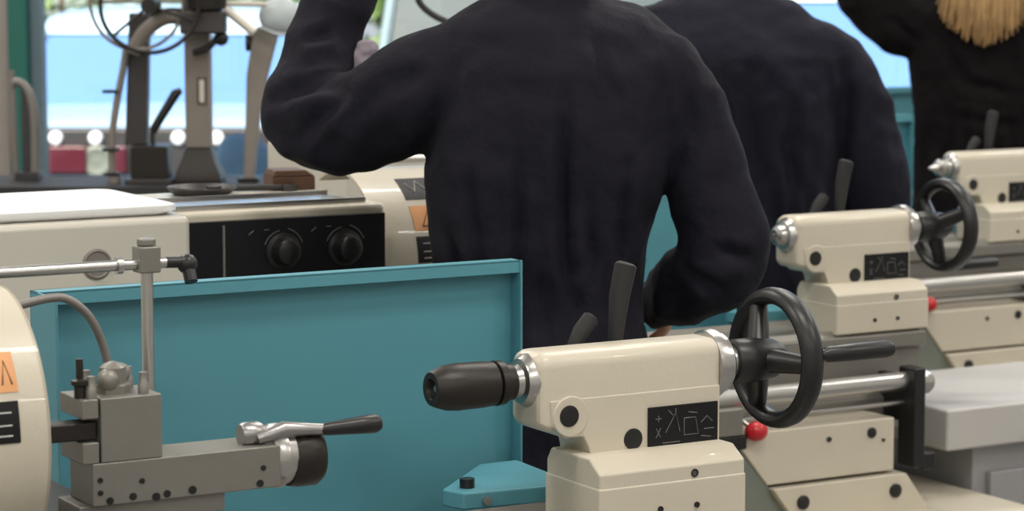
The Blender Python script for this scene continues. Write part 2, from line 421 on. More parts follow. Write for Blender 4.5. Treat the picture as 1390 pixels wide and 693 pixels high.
    for a in (166, 171, 175): d.tube([cs(-.935, a), cs(-.805, a)], .0009, n=5)
    d.tube([cs(-.935, 122), cs(-.925, 130), cs(-.915, 120), cs(-.900, 131), cs(-.89, 122)], .0016, n=5)
    d.build('label_text', 'white', cg)
    d = MB(); d.tube([cs(-.81, 155), cs(-.805, 145), cs(-.80, 155)], .0009, n=5); d.tube([cs(-.93, 155), cs(-.915, 144), cs(-.90, 155), cs(-.93, 155)], .0012, n=5)
    d.build('warning_triangle', 'wood', cg)
    d = MB().tube([(-.815, -.125, .945), (-.800, -.155, .962), (-.79, -.170, .97)], [.004, .005, .007]); d.build('guard_catch', 'blackm', cg)
    # ---- carriage, slides, tool post
    c = MB(); c.box(-.83, -.50, -.12, .12, .865, .905); c.box(-.80, -.56, -.19, -.105, .72, .905)
    c.build('carriage', 'iron', g, bev=.004)
    c = MB().box(-.80, -.66, -.20, .17, .905, .948); c.build('cross_slide', 'darkgrey', g, bev=.003)
    c = MB(); c.box(-.708, -.500, -.100, -.035, .968, 1.012); c.box(-.72, -.56, -.092, -.03, .948, .968)
    cp = c.build('compound_slide', 'ground', g, bev=.0015)
    for x, z, r in ((-.70, .995, .003), (-.70, .982, .003), (-.69, .973, .004), (-.665, .975, .004), (-.64, .972, .0045), (-.628, .974, .004), (-.60, .975, .0045), (-.655, .99, .003), (-.52, .99, .003), (-.524, .974, .004)):
        MB().cyl((x, -.098, z), (x, -.1012, z), r, n=10).build('gib_screw', 'black', cp)
    c = MB().rev((-.502, -.067, .995), (0, -.067, .995), [(0, .030), (.006, .034), (.014, .0345), (.016, .031), (.024, .031)], 40); c.build('slide_dial', 'steel', cp)
    c = MB().rev((-.479, -.067, .992), (0, -.067, .992), [(0, .031), (.010, .033), (.030, .033), (.036, .029), (.037, .01)], 40); c.build('slide_wheel', 'blackm', cp)
    c = MB(); c.rev((-.535, -.075, 1.022), (0, -.075, 1.022), [(0, .011), (.004, .013), (.02, .013), (.026, .010)], 20)
    c.tube([(-.52, -.085, 1.018), (-.49, -.088, 1.026), (-.465, -.090, 1.024), (-.43, -.092, 1.021)], [.006, .009, .007, .006], n=14)
    c.build('crank_arm', 'crank', cp)
    c = MB().rev((-.452, -.092, 1.0225), (-.3, -.092, 1.0245), [(0, .005), (.01, .007), (.05, .0095), (.066, .0105), (.072, .008), (.073, .002)], 18); c.build('crank_handle', 'black', cp)
    c = MB(); c.box(-.698, -.632, -.100, -.036, 1.012, 1.078); c.box(-.718, -.70, -.100, -.036, 1.058, 1.078); c.box(-.718, -.70, -.100, -.036, 1.012, 1.034)
    tp = c.build('tool_post', 'ground', g, bev=.0015)
    c = MB(); c.box(-.790, -.70, -.094, -.068, 1.036, 1.054); c.box(-.80, -.775, -.10, -.06, 1.030, 1.060); c.build('tool_holder', 'blackm', tp, bev=.002)
    c = MB(); c.rev((-.672, -.068, 1.078), (-.672, -.068, 2), [(0, .018), (.008, .018), (.010, .014), (.026, .014), (.030, .009), (.032, .003)], 6)
    c.ball((-.680, -.075, 1.092), .012); c.ball((-.662, -.062, 1.096), .011)
    c.build('clamp_nut', 'ground', tp)
    for x, y in ((-.704, -.09), (-.648, -.09), (-.648, -.048), (-.694, -.05)): MB().rev((x, y, 1.078), (x, y, 2), [(0, .006), (.010, .006), (.012, .0045), (.022, .0045)], 8).build('tool_bolt', 'ground', tp)
    c = MB(); c.rev((-.714, -.085, 1.078), (-.714, -.085, 2), [(0, .006), (.012, .006), (.014, .009), (.018, .009), (.020, .0038), (.040, .0038)], 12)
    c.build('height_stud', 'blackm', tp)
    # tool post shield arms
    c = MB(); c.cyl((-.606, 0, .905), (-.606, 0, 1.222), .0065); c.cyl((-.606, 0, .905), (-.606, 0, .925), .014)
    c.build('upright_rod', 'steel', g)
    c = MB(); c.cyl((-.90, 0, 1.199), (-.585, 0, 1.199), .0058)
    c.cyl((-.64, 0, 1.199), (-.634, 0, 1.199), .009)
    c.build('cross_rod', 'steel', g)
    c = MB(); c.box(-.618, -.594, -.012, .012, 1.190, 1.218); c.cyl((-.606, 0, 1.218), (-.606, 0, 1.226), .010)
    c.build('rod_clamp', 'ground', g, bev=.002)
    c = MB(); c.ball((-.560, 0, 1.196), .011); c.cyl((-.560, 0, 1.196), (-.560, -.01, 1.178), .007); c.cyl((-.585, 0, 1.199), (-.560, 0, 1.198), .006)
    c.build('rod_knob', 'black', g)
    c = MB().tube([(-.70, .15, 1.142), (-.664, .15, 1.149), (-.64, .15, 1.149), (-.615, .15, 1.129), (-.600, .15, 1.099), (-.592, .15, 1.066), (-.591, .15, 1.03), (-.60, .14, .96), (-.61, .10, .905)], .0048, smooth=2)
    c.build('coolant_hose', 'iron', g)
    return g

lathe1 = make_lathe()
def place(o, X, Y, label):
    o.location = (X, Y, 0); o.rotation_euler = (0, 0, R(30)); tag(o, label, 'lathe', 'row of cream metal lathes')
place(lathe1, .141, 3.0, 'nearest cream metal lathe, black drill chuck in its tailstock, large teal splash guard')
L2 = copy_tree(lathe1); L3 = copy_tree(lathe1); L4 = copy_tree(lathe1)
place(L2, .603, 4.55, 'cream metal lathe second from the viewer, black knobbed panel at left, no chuck in tailstock')
place(L3, 1.136, 6.01, 'cream metal lathe at the right edge with a silver pointed centre in its tailstock')
place(L4, 1.47, 7.41, 'teal-guarded metal lathe farthest back, glimpsed between the second person and the blonde person')
def child(o, nm):
    for c in o.children_recursive:
        if c.name.split('.')[0] == nm: return c
child(L2, 'splash_guard').location.x = -.085; child(L3, 'splash_guard').location.x = -.05; child(L3, 'control_knob').location = (-.019, 0, .015)
for nm in ('carriage', 'cross_slide', 'compound_slide', 'tool_post', 'upright_rod', 'cross_rod', 'rod_clamp', 'rod_knob', 'coolant_hose'):
    for l_ in (L2, L4): child(l_, nm).location.x = -.12
for l_, al in ((L2, 95), (L3, 60)):
    for nm in ('handwheel', 'wheel_handle'):
        o = child(l_, nm); m_ = Matrix.Rotation(R(al), 4, 'X'); c0 = Vector((0, 0, 1.036)); o.rotation_euler.x = R(al); o.location = o.location+c0-m_ @ c0
# the nearest lathe: keyless drill chuck in the quill
c = MB()
c.rev((-.168, 0, 1.040), (-.5, 0, 1.040), [(0, .016), (.008, .016), (.009, .021), (.020, .022), (.021, .0255), (.030, .026), (.031, .022), (.034, .0255), (.048, .0265), (.080, .0270), (.095, .0255), (.108, .021), (.112, .019), (.112, .012), (.108, .010), (.095, .008)], 48)
ch = c.build('drill_chuck', 'blackm', child(lathe1, 'tailstock'))
cc = MB().rev((-.168, 0, 1.040), (-.5, 0, 1.040), [(0, .0125), (.097, .0125), (.105, .005), (.107, .003)], 12)
cc.build('drill_jaws', 'steel', child(lathe1, 'tailstock'))
c = MB().rev((-.160, 0, 1.040), (-.5, 0, 1.040), [(0, .014), (.022, .014), (.024, .019), (.034, .019), (.038, .012), (.062, .002)], 28)
c.build('live_centre', 'steel', child(L3, 'tailstock'))

# ------------------------------------------------------------------ things lying on the second lathe
def onL(l, u, v, z):
    X0, Y0_ = {2: (.603, 4.55)}[l]; c_, s_ = math.cos(R(30)), math.sin(R(30))
    return (X0+u*c_-v*s_, Y0_+u*s_+v*c_, z)
t = MB(); 
def rr2(x0, x1, y0, y1, r, z, n=6):
    o = []
    for cx, cy, a in ((x1-r, y1-r, 0), (x0+r, y1-r, 90), (x0+r, y0+r, 180), (x1-r, y0+r, 270)):
        for i in range(n+1): o.append((cx+r*math.cos(R(a+90*i/n)), cy+r*math.sin(R(a+90*i/n)), z))
    return o
for e, z in ((.010, 0), (0, .004), (-.002, .014)): pass
t.loft([rr2(-.195, .195, -.155, .12, .03, 0), rr2(-.205, .205, -.165, .125, .03, .006), rr2(-.205, .205, -.165, .125, .03, .014), rr2(-.20, .20, -.16, .12, .028, .016), rr2(-.19, .19, -.15, .11, .028, .014)])
o = t.build('plastic_tray', 'plasticw', None, ang=60); o.location = onL(2, -1.555, -.01, 1.1485); o.rotation_euler.z = R(30)
tag(o, 'glossy white shallow tray lying on top of the left end cover of the second lathe', 'tray')
t = MB().rev((0, 0, 0), (0, 0, 1), [(0, .035), (.002, .045), (.012, .055), (.014, .054), (.004, .043), (.003, .01)], 32)
o = t.build('shallow_dish', 'darkgrey'); o.location = onL(2, -1.20, .10, 1.148); tag(o, 'shallow dark dish on the headstock top of the second lathe', 'dish')
t = MB(); t.box(-.16, .15, -.09, .04, 0, .002); t.box(-.16, .15, -.092, -.09, 0, .008); t.box(-.16, .15, .04, .042, 0, .008)
o = t.build('sheen_sheet', 'steel', bev=.0005); o.location = onL(2, -1.18, -.04, 1.148); o.rotation_euler.z = R(30); tag(o, 'added steel sheet imitating the sky sheen on the headstock top, in front of the dark dish', 'tray')  # added sheet, stands in for the glossy headstock top mirroring the window
t = MB(); t.tube([(-.06, 0, .006), (.05, 0, .006)], .005); t.rev((.05, 0, .0), (.05, 0, 1), [(0, .014), (.010, .014)], 6); t.rev((-.07, 0, .0), (-.07, 0, 1), [(0, .012), (.010, .012)], 6)
o = t.build('spanner', 'darkgrey'); o.location = onL(2, -1.10, .11, 1.148); o.rotation_euler.z = R(15); tag(o, 'dark double-ended spanner lying beside the dark dish', 'spanner')
t = MB(); t.box(-.035, .035, -.03, .03, 0, .022); t.prism([(-.035, .022), (.035, .022), (.02, .032), (-.03, .032)], -.03, .03)
o = t.build('wooden_block', 'wood', bev=.002); o.location = onL(2, -1.035, .13, 1.148); o.rotation_euler.z = R(20); tag(o, 'small brown wooden block on the headstock beside the curved chuck guard', 'block')

# ------------------------------------------------------------------ white-topped cabinet right of second lathe
o = empty('tool_cabinet', onL(2, .0, 0, 0), R(30), label='grey cabinet with a thick white top at the right edge, past the second lathe', cat='cabinet')
MB().box(.115, .85, -.13, .235, .650, .725).build('cabinet_top', 'cabwhite', o, bev=.006)
MB().box(.20, .82, -.10, .22, .0, .650).build('cabinet_body', 'cabgrey', o, bev=.004)
MB().box(.23, .50, -.115, -.10, .05, .60).build('cabinet_door', 'cabgrey', o, bev=.003)
MB().box(.52, .79, -.115, -.10, .05, .60).build('cabinet_door', 'cabgrey', o, bev=.003)

# ------------------------------------------------------------------ bench and machines by the window (left)
bz = .985
o = empty('workbench', (-1.05, 6.15, 0), label='narrow dark-topped workbench under the drill presses at left', cat='bench')
MB().box(-.75, .50, -.13, .17, bz-.035, bz).build('bench_top', 'bench', o, bev=.003)
for x in (-.70, .45):
    for y in (-.10, .13): MB().box(x-.02, x+.02, y-.02, y+.02, 0, bz-.035).build('leg', 'alu', o)
def Q(px, py, Y=6.15): 
    v = at(px, py, Y); return v
# machine A: drill press with beige column and black base (px 240-300)
b0 = Q(272, 250); b0.z = bz
A = empty('drill_press', b0, label='beige drill press with slotted column, black flared foot and dark head by the window', cat='drill press')
def LQ(px, py, dy=0.): v = at(px, py, 6.15+dy); return (v.x-b0.x, dy, v.z-b0.z)
s1 = LQ(272, 200)[2]
c = MB(); c.loft([[(x*k1, y*k1, z) for x, y in ((-.055, -.06), (.055, -.06), (.055, .06), (-.055, .06))] for k1, z in ((1, 0), (.98, .02), (.72, .05), (.55, s1))])
c.build('foot', 'blackm', A, bev=.004)
c = MB().box(-.031, .029, -.025, .03, s1, .56); c.build('column', 'beige', A, bev=.004)
z0, z1 = LQ(278, 138)[2], LQ(278, 107)[2]
c = MB().box(.0, .020, -.028, -.0245, z0-.004, z1+.004); c.build('slot_frame', 'blackm', A)
c = MB().box(.004, .016, -.031, -.027, z0, z1); c.build('slot_plate', 'creamw', A)
zh0, zh1 = LQ(278, 44)[2], LQ(278, 14)[2]
x0, x1 = LQ(250, 30)[0], LQ(311, 30)[0]
c = MB().box(x0, x1, -.09, -.03, zh0, zh1); c.build('clamp_housing', 'darkgrey', A, bev=.005)
c = MB().rev((LQ(285, 0)[0], -.06, zh1-.005), (LQ(285, 0)[0], -.06, 9), [(0, .02), (.01, .045), (.05, .05), (.12, .05), (.16, .03)], 28); c.build('motor', 'blackm', A)
c = MB().tube([LQ(252, 26, -.05), LQ(225, 22, -.05), LQ(200, 38, -.05), LQ(188, 55, -.05), LQ(180, 72, -.05)], [.016, .017, .018, .018, .016], n=14, smooth=2); c.build('curved_arm', 'beige', A)
c = MB().tube([LQ(252, 14, -.05), LQ(222, 12, -.05), LQ(196, 28, -.05), LQ(178, 50, -.05)], .0045, n=10, smooth=2); c.build('power_cable', 'rubber', A)
c = MB().tube([LQ(306, 12, -.06), LQ(345, 44, -.06)], .011, n=12); c.tube([LQ(290, 4, -.06), LQ(362, 6, -.06)], .007, n=12); c.build('feed_arm', 'creamw', A)
c = MB().tube([LQ(296, 50, -.05), LQ(283, 66, -.05), LQ(262, 72, -.05)], .008, n=10, smooth=2); c.ball(LQ(300, 52, -.05), .018); c.build('table_crank', 'black', A)
# big thin handwheel in front of the arm
c = MB()
ctr = LQ(203, 8, -.14); rad = .108
def ringp(cx, cy, cz, r, sx=1., n=40): return [(cx+r*sx*math.cos(2*PI*i/n), cy+.35*r*math.cos(2*PI*i/n), cz+r*math.sin(2*PI*i/n)) for i in range(n)]
c.tube(ringp(*ctr, rad), .0052, n=10, closed=True)
for a in (100, 220, 340):
    c.tube([(ctr[0]+.02*math.cos(R(a)), ctr[1]+.007*math.cos(R(a)), ctr[2]+.02*math.sin(R(a))), (ctr[0]+rad*math.cos(R(a)), ctr[1]+.35*rad*math.cos(R(a)), ctr[2]+rad*math.sin(R(a)))], .004, n=8)
c.rev((ctr[0], ctr[1]-.02, ctr[2]), (ctr[0], ctr[1]+.09, ctr[2]), [(0, .018), (.02, .02), (.11, .016)], 20)
c.build('feed_handwheel', 'blackm', A)
c = MB(); c2 = LQ(186, 2, -.10); c.tube(ringp(c2[0], c2[1], c2[2], .112, .92), .0042, n=10, closed=True)
c.tube([(c2[0], c2[1], c2[2]), (c2[0]+.11*.92, c2[1]+.35*.11, c2[2])], .004); c.tube([(c2[0], c2[1], c2[2]), (c2[0]-.11*.92, c2[1]-.35*.11, c2[2])], .004)
c.build('guard_ring', 'beige', A)
# machine B: black box base with dark column (px 160-228)
b0 = Q(203, 250); b0.z = bz
B = empty('bench_grinder_stand', b0, label='dark upright bench machine on a square black base left of the beige drill press', cat='machine')
c = MB(); zt = LQ(203, 196)[2]; c.box(LQ(178, 0)[0], LQ(228, 0)[0], -.06, .05, .012, zt); c.build('base_box', 'blackm', B, bev=.003)
c = MB().box(LQ(172, 0)[0], LQ(236, 0)[0], -.08, .07, 0, .012); c.build('base_plate', 'darkgrey', B, bev=.002)
c = MB().prism([(LQ(168, 0)[0], zt), (LQ(197, 0)[0], zt), (LQ(203, 0)[0], .40), (LQ(176, 0)[0], .40)], -.02, .03); c.build('column', 'darkgrey', B, bev=.003)
c = MB().tube([LQ(207, 178), LQ(239, 126), LQ(246, 122)], [.010, .0115, .007], n=12); c.cyl((LQ(205, 0)[0], -.005, zt), LQ(207, 178), .006); c.build('lever', 'black', B)
c = MB().tube([(LQ(154, 0)[0], -.03, .012), LQ(152, 235, -.03), LQ(151, 190, -.03), LQ(158, 140, -.03), LQ(168, 90, -.03), LQ(172, 60, -.03)], .0085, n=12, smooth=2); c.cyl((LQ(154, 0)[0], -.03, 0), (LQ(154, 0)[0], -.03, .014), .014); c.build('conduit', 'beige', B)
for px, py in ((150, 124), (150, 203), (152, 236)): v = LQ(px, py, -.03); MB().box(v[0]-.018, v[0]+.02, -.042, -.018, v[2]-.004, v[2]+.004).build('conduit_clip', 'black', B, bev=.001)
# machine C: slanted beige arm stand (px 320-370)
b0 = Q(338, 250); b0.z = bz
Cc = empty('swing_arm_stand', b0, label='beige stand with a tall slanted arm close to the raised elbow', cat='stand')
c = MB().loft([[(x+dx, y, z) for x, y in ((-.024, -.03), (.024, -.03), (.024, .03), (-.024, .03))] for dx, z in ((0, .0), (0, LQ(338, 240)[2]))]); c.build('foot', 'blackm', Cc, bev=.003)
c = MB().loft([[(v[0]+x, y, v[2]) for x, y in ((-k1, -.02), (k1, -.02), (k1, .02), (-k1, .02))] for v, k1 in ((LQ(338, 242), .012), (LQ(344, 155), .017), (LQ(350, 100), .025), (LQ(362, 42), .030), (LQ(366, 36), .028))]); c.build('slanted_arm', 'beige', Cc, bev=.004)
c = MB().rev((LQ(338, 0)[0]-.008, 0, LQ(0, 58)[2]), (9, 0, LQ(0, 58)[2]), [(0, .02), (.012, .02), (.02, .01)], 18); c.build('arm_knob', 'black', Cc)
c = MB().ball(LQ(380, 22), .042, 24, (1.2, .8, 1.1)); c.tube([LQ(355, 38, -.025), LQ(375, 46, -.035), LQ(400, 48, -.03)], .004); c.build('lamp_shade', 'tealgrey', Cc) if 'tealgrey' in M else c.build('lamp_shade', 'sill', Cc)
# gooseneck pipe by the left post
b0 = Q(40, 250, 6.2); b0.z = bz
G = empty('pipe_stand', (b0.x, 6.2, bz), label='curved grey pipe rising from a dark foot at the far left', cat='pipe')
def LG(px, py): v = at(px, py, 6.2); return (v.x-b0.x, 0, v.z-bz)
z_ = LG(40, 250)[2]
c = MB().tube([(LG(43, 0)[0], 0, .0), LG(47, 230), LG(48, 170), LG(42, 128), LG(30, 112), LG(17, 110), LG(15, 125)], [.012, .012, .012, .0115, .011, .011, .009], n=14, smooth=2); c.build('bent_pipe', 'iron', G)
c = MB().tube([(LG(16, 0)[0], 0, 0), LG(16, 120), LG(14, 95)], .009, n=12); c.build('straight_pipe', 'iron', G)
c = MB().box(LG(18, 0)[0], LG(50, 0)[0], -.03, .03, 0, .02); c.box(LG(26, 0)[0], LG(36, 0)[0], -.005, .005, .02, LG(0, 120)[2]); c.build('foot', 'darkgrey', G, bev=.002)

# ------------------------------------------------------------------ outside
struct(MB().box(-30, 30, Y1+.15, 60, -.2, -.02), 'ground_outside', 'asphalt')
def car(name, loc, W, Lc, paint, label, roof=1.26, rz=0., van=False):
    g = empty(name, loc, rz, label=label, cat='van' if van else 'car')
    # body: front faces -y ; rings across y
    hw = W/2
    def ring(y, z0, z1, k=1., top=.9):
        return [(-hw*k, y, z0), (-hw*k, y, (z0+z1)/2), (-hw*k*.98, y, z1-.06), (-hw*k*top, y, z1), (0, y, z1+.015), (hw*k*top, y, z1), (hw*k*.98, y, z1-.06), (hw*k, y, (z0+z1)/2), (hw*k, y, z0), (0, y, z0)]
    c = MB()
    c.loft([ring(0, .30, .66, .90), ring(.04, .22, .69, .96), ring(.12, .2, .715, .99), ring(.5, .2, .745, 1), ring(.95, .2, .775, 1), ring(Lc-.6, .2, .80, 1), ring(Lc-.1, .2, .78, .98), ring(Lc, .3, .74, .92)])
    body = c.build('body', paint, g, bev=.01, ang=30)
    yb = .55 if van else .95
    def cab(y, z, w): return [(-w, y, z), (-w*.5, y-.02, z+.01), (0, y-.03, z+.014), (w*.5, y-.02, z+.01), (w, y, z)]
    c = MB()
    def rg(z, k, yf, yr): return [(-hw*k, yf+.05, z), (-hw*k*.5, yf, z), (hw*k*.5, yf, z), (hw*k, yf+.05, z), (hw*k, yr, z), (-hw*k, yr, z)]
    c.loft([rg(.76, .93, yb, Lc-.35), rg(roof-.14, .80, yb+.42, Lc-.6)]); c.build('glasshouse', 'vanglass' if van else 'carglass', g)
    c = MB(); c.loft([rg(roof-.14, .81, yb+.40, Lc-.58), rg(roof-.06, .79, yb+.50, Lc-.62), rg(roof-.02, .70, yb+.7, Lc-.7), rg(roof, .5, yb+1., Lc-1.)]); c.build('roof', paint, g, ang=60)
    c = MB()
    for s in (-1, 1):
        c.tube([(s*hw*.93, yb+.04, .77), (s*hw*.80, yb+.46, roof-.13)], .028, n=8); c.tube([(s*hw*.93, Lc-.36, .80), (s*hw*.80, Lc-.6, roof-.13)], .04, n=8); c.tube([(s*hw*.93, Lc*.55, .80), (s*hw*.80, Lc*.55, roof-.13)], .025, n=8)
    c.build('pillars', paint, g)
    for s in (-1, 1):
        for y in (.75, Lc-.75):
            wh = MB().rev((s*(hw-.17), y, .29), (s*(hw+.02), y, .29), [(0, .29), (.03, .31), (.16, .31), (.19, .28), (.18, .19)], 32).build('wheel', 'rubber', g)
            MB().rev((s*(hw-.01), y, .29), (s*(hw+.03), y, .29), [(0, .19), (.015, .18), (.02, .05)], 24).build('hub_cap', 'steel', wh)
    return g
D = 12.
cx = at(190, 0, D).x
ca = car('car', (cx, D, 0), 1.75, 3.9, 'carblue', 'pale blue parked car outside the window behind the drill presses')
z1_, z0_ = at(0, 174, D).z, at(0, 244, D).z
c = MB().box(-.80, .80, -.02, .08, z0_-.03, z1_); gr = c.build('bumper', 'darkgrey', ca, bev=.015)
for px in (77, 131, 243, 295):
    v = at(px, 187, D); MB().rev((v.x-cx, -.01, v.z), (v.x-cx, -.06, v.z), [(0, .034), (.02, .034), (.03, .026), (.034, .006)], 24).build('round_lamp', 'lampw', gr)
for px, w_ in ((94, 26), (166, 8)):
    v = at(px, 216, D); q = w_/F*D
    MB().box(v.x-cx-q, v.x-cx+q, -.05, -.01, v.z-.065, v.z+.065).build('red_lamp', 'tail', gr, bev=.012)
v = at(133, 218, D); MB().rev((v.x-cx, -.01, v.z), (v.x-cx, -.08, v.z), [(0, .075), (.02, .075), (.03, .06), (.02, .03), (.025, .008)], 30).build('spare_disc', 'pan', gr)
c2_ = car('van', (at(740, 0, 13.).x, 13., 0), 1.9, 4.2, 'vanpaint', 'pale grey-teal parked van outside, seen above the raised forearm', roof=1.75, van=True)
c3_ = car('car', (at(1300, 0, 12.).x, 12.3, 0), 1.8, 4.0, 'carwhite', 'white and pale blue parked car outside, seen right of the second person', roof=1.42)
t = MB()
tp_ = at(330, 180, 10.2); 
t.loft([[(k1*.24*math.cos(2*PI*i/20)*(1+.08*math.sin(5*i))+dx, k1*.24*math.sin(2*PI*i/20)*(1+.06*math.cos(3*i)), z) for i in range(20)] for k1, z, dx in ((1.3, 0, .10), (1.15, .3, .09), (.95, .55, .07), (.75, .68, .04), (.45, .78, 0), (.3, .82, -.01), (.12, .84, -.02))])
o = t.build('tarpaulin_cover', 'tarp', ang=80); o.location = (tp_.x, 10.2, -.02); tag(o, 'blue-grey tarpaulin draped over a heap outside, right of the drill press column', 'tarpaulin')
# hedge
h = empty('hedge', (-2, 19, -.02), label='green hedge behind the pale blue parked car', cat='hedge')
m = MB(); rnd = random.Random(3)
for i in range(9000):
    x = rnd.uniform(-5, 9); y = rnd.uniform(-.5, .5); z = rnd.uniform(.05, 2.6+.2*math.sin(x*3))
    s = rnd.uniform(.04, .08); n = Vector((rnd.gauss(0, 1), rnd.gauss(0, 1), rnd.gauss(0, 1))).normalized(); a = n.orthogonal()*s; b = n.cross(a)*.6
    p = Vector((x, y, z)); m.add([p-a, p+b, p+a, p-b], [(0, 1, 2, 3)])
m.build('leaves', 'leaf', h, smooth=False)
m = MB()
for i in range(24): x = -5+i*.6; m.tube([(x, 0, 0), (x+.1, .05, 1.2), (x, 0, 2.2)], [.03, .02, .01], n=6)
m.build('stems', 'stem', h)

hc_ = at(540, -70, 5.5)
t = MB().tube([(hc_.x, 5.5, ZC), (hc_.x, 5.5, 2.2), at(556, -40, 5.5), at(566, 0, 5.5), at(580, 16, 5.5), at(605, 30, 5.5), at(650, 40, 5.5), at(690, 20, 5.5), at(705, -60, 5.5), (at(705, 0, 5.5).x, 5.5, 2.2), (at(705, 0, 5.5).x, 5.5, ZC)], .007, n=10, smooth=3)
tag(t.build('hanging_cable', 'rubber'), 'black cable hanging in a loop from the ceiling behind the raised-arm person', 'cable')
# ------------------------------------------------------------------ people
def remesh(mb, name, m, parent, vox, smooth_it=3, disp=None):
    me = bpy.data.meshes.new(name); me.from_pydata([tuple(v) for v in mb.v], [], mb.f)
    bm = bmesh.new(); bm.from_mesh(me); bmesh.ops.recalc_face_normals(bm, faces=bm.faces); bm.to_mesh(me); bm.free()
    o = bpy.data.objects.new(name, me); C.objects.link(o)
    r = o.modifiers.new('r', 'REMESH'); r.mode = 'VOXEL'; r.voxel_size = vox
    s = o.modifiers.new('s', 'SMOOTH'); s.factor = .5; s.iterations = smooth_it
    dg = bpy.context.evaluated_depsgraph_get(); dg.update()
    me2 = bpy.data.meshes.new_from_object(o.evaluated_get(dg)); me2.name = name
    o.modifiers.clear(); o.data = me2
    if disp:
        ns = [v.normal.copy() for v in me2.vertices]
        for v, n in zip(me2.vertices, ns): v.co += n*disp(v.co, n)
    for p in me2.polygons: p.use_smooth = True
    me2.materials.clear(); me2.materials.append(M[m]); o.parent = parent
    me2.update()
    return o
def ell(cx, cy, cz, a, b, n=28, p=2.4, tilt=0.):
    out = []
    for i in range(n):
        w = 2*PI*i/n; c_, s_ = math.cos(w), math.sin(w)
        x = a*math.copysign(abs(c_)**(2/p), c_); y = b*math.copysign(abs(s_)**(2/p), s_)
        out.append((cx+x, cy+y, cz+tilt*x))
    return out
def limb(mb, pts, rad, smooth=1, n=20): mb.tube(pts, rad, n=n, smooth=smooth)
def hand(mb, wrist, d, up, curl=.5, side=1):
    """palm, four fingers and a thumb; d = pointing direction, up = back of the hand"""
    W = Vector(wrist); d = Vector(d).normalized(); up = Vector(up); up = (up-d*up.dot(d)).normalized(); sd = d.cross(up)*side
    P = lambda a, b, c_: W+d*a+sd*b+up*c_
    mb.loft([[P(a, w_*math.cos(2*PI*i/14), t_*math.sin(2*PI*i/14)) for i in range(14)] for a, w_, t_ in ((-.03, .026, .021), (0, .028, .018), (.03, .037, .016), (.06, .042, .015), (.085, .040, .013), (.092, .034, .008))])
    for j, (b, l) in enumerate(((-.031, .068), (-.011, .078), (.010, .073), (.029, .058))):
        p = P(.082, b, 0); q = [p]; a = 0
        for s_ in range(3):
            a += curl*(.9 if s_ else .6); l_ = l*(.44, .32, .26)[s_]
            p = p+(d*math.cos(a)-up*math.sin(a))*l_; q.append(p)
        mb.tube(q, [.0095, .009, .008, .0062], n=10, smooth=1)
    q = [P(.018, -.026, -.004), P(.042, -.052, -.014), P(.068, -.058, -.026), P(.090, -.050, -.036)]
    mb.tube(q, [.013, .011, .0095, .007], n=10, smooth=1)
def head(mb, c_, k=1.):
    x, y, z = c_
    prof = [(-.115, .03, .035, .062), (-.10, .042, .05, .045), (-.075, .055, .068, .022), (-.04, .066, .083, .008), (0, .073, .094, 0), (.04, .075, .099, -.004), (.075, .068, .09, -.008), (.10, .050, .067, -.008), (.115, .025, .034, -.008)]
    mb.loft([ell(x, y+dy*k, z+dz*k, a*k, b*k, 24, 2) for dz, a, b, dy in prof])
    mb.ball((x, y+.100*k, z-.028*k), .014*k, 12, (.85, 1.1, 1.5))             # nose
    mb.ball((x, y+.085*k, z-.058*k), .022*k, 12, (1.1, .6, .5))               # lips
    for s in (-1, 1):
        mb.ball((x+s*.076*k, y, z-.012*k), .017*k, 12, (.45, .8, 1.7))        # ears
        mb.ball((x+s*.03*k, y+.082*k, z+.028*k), .022*k, 12, (1.2, .5, .4))   # brow
    mb.cyl((x, y-.005, z-.19*k), (x, y, z-.06*k), .056*k, .055*k)

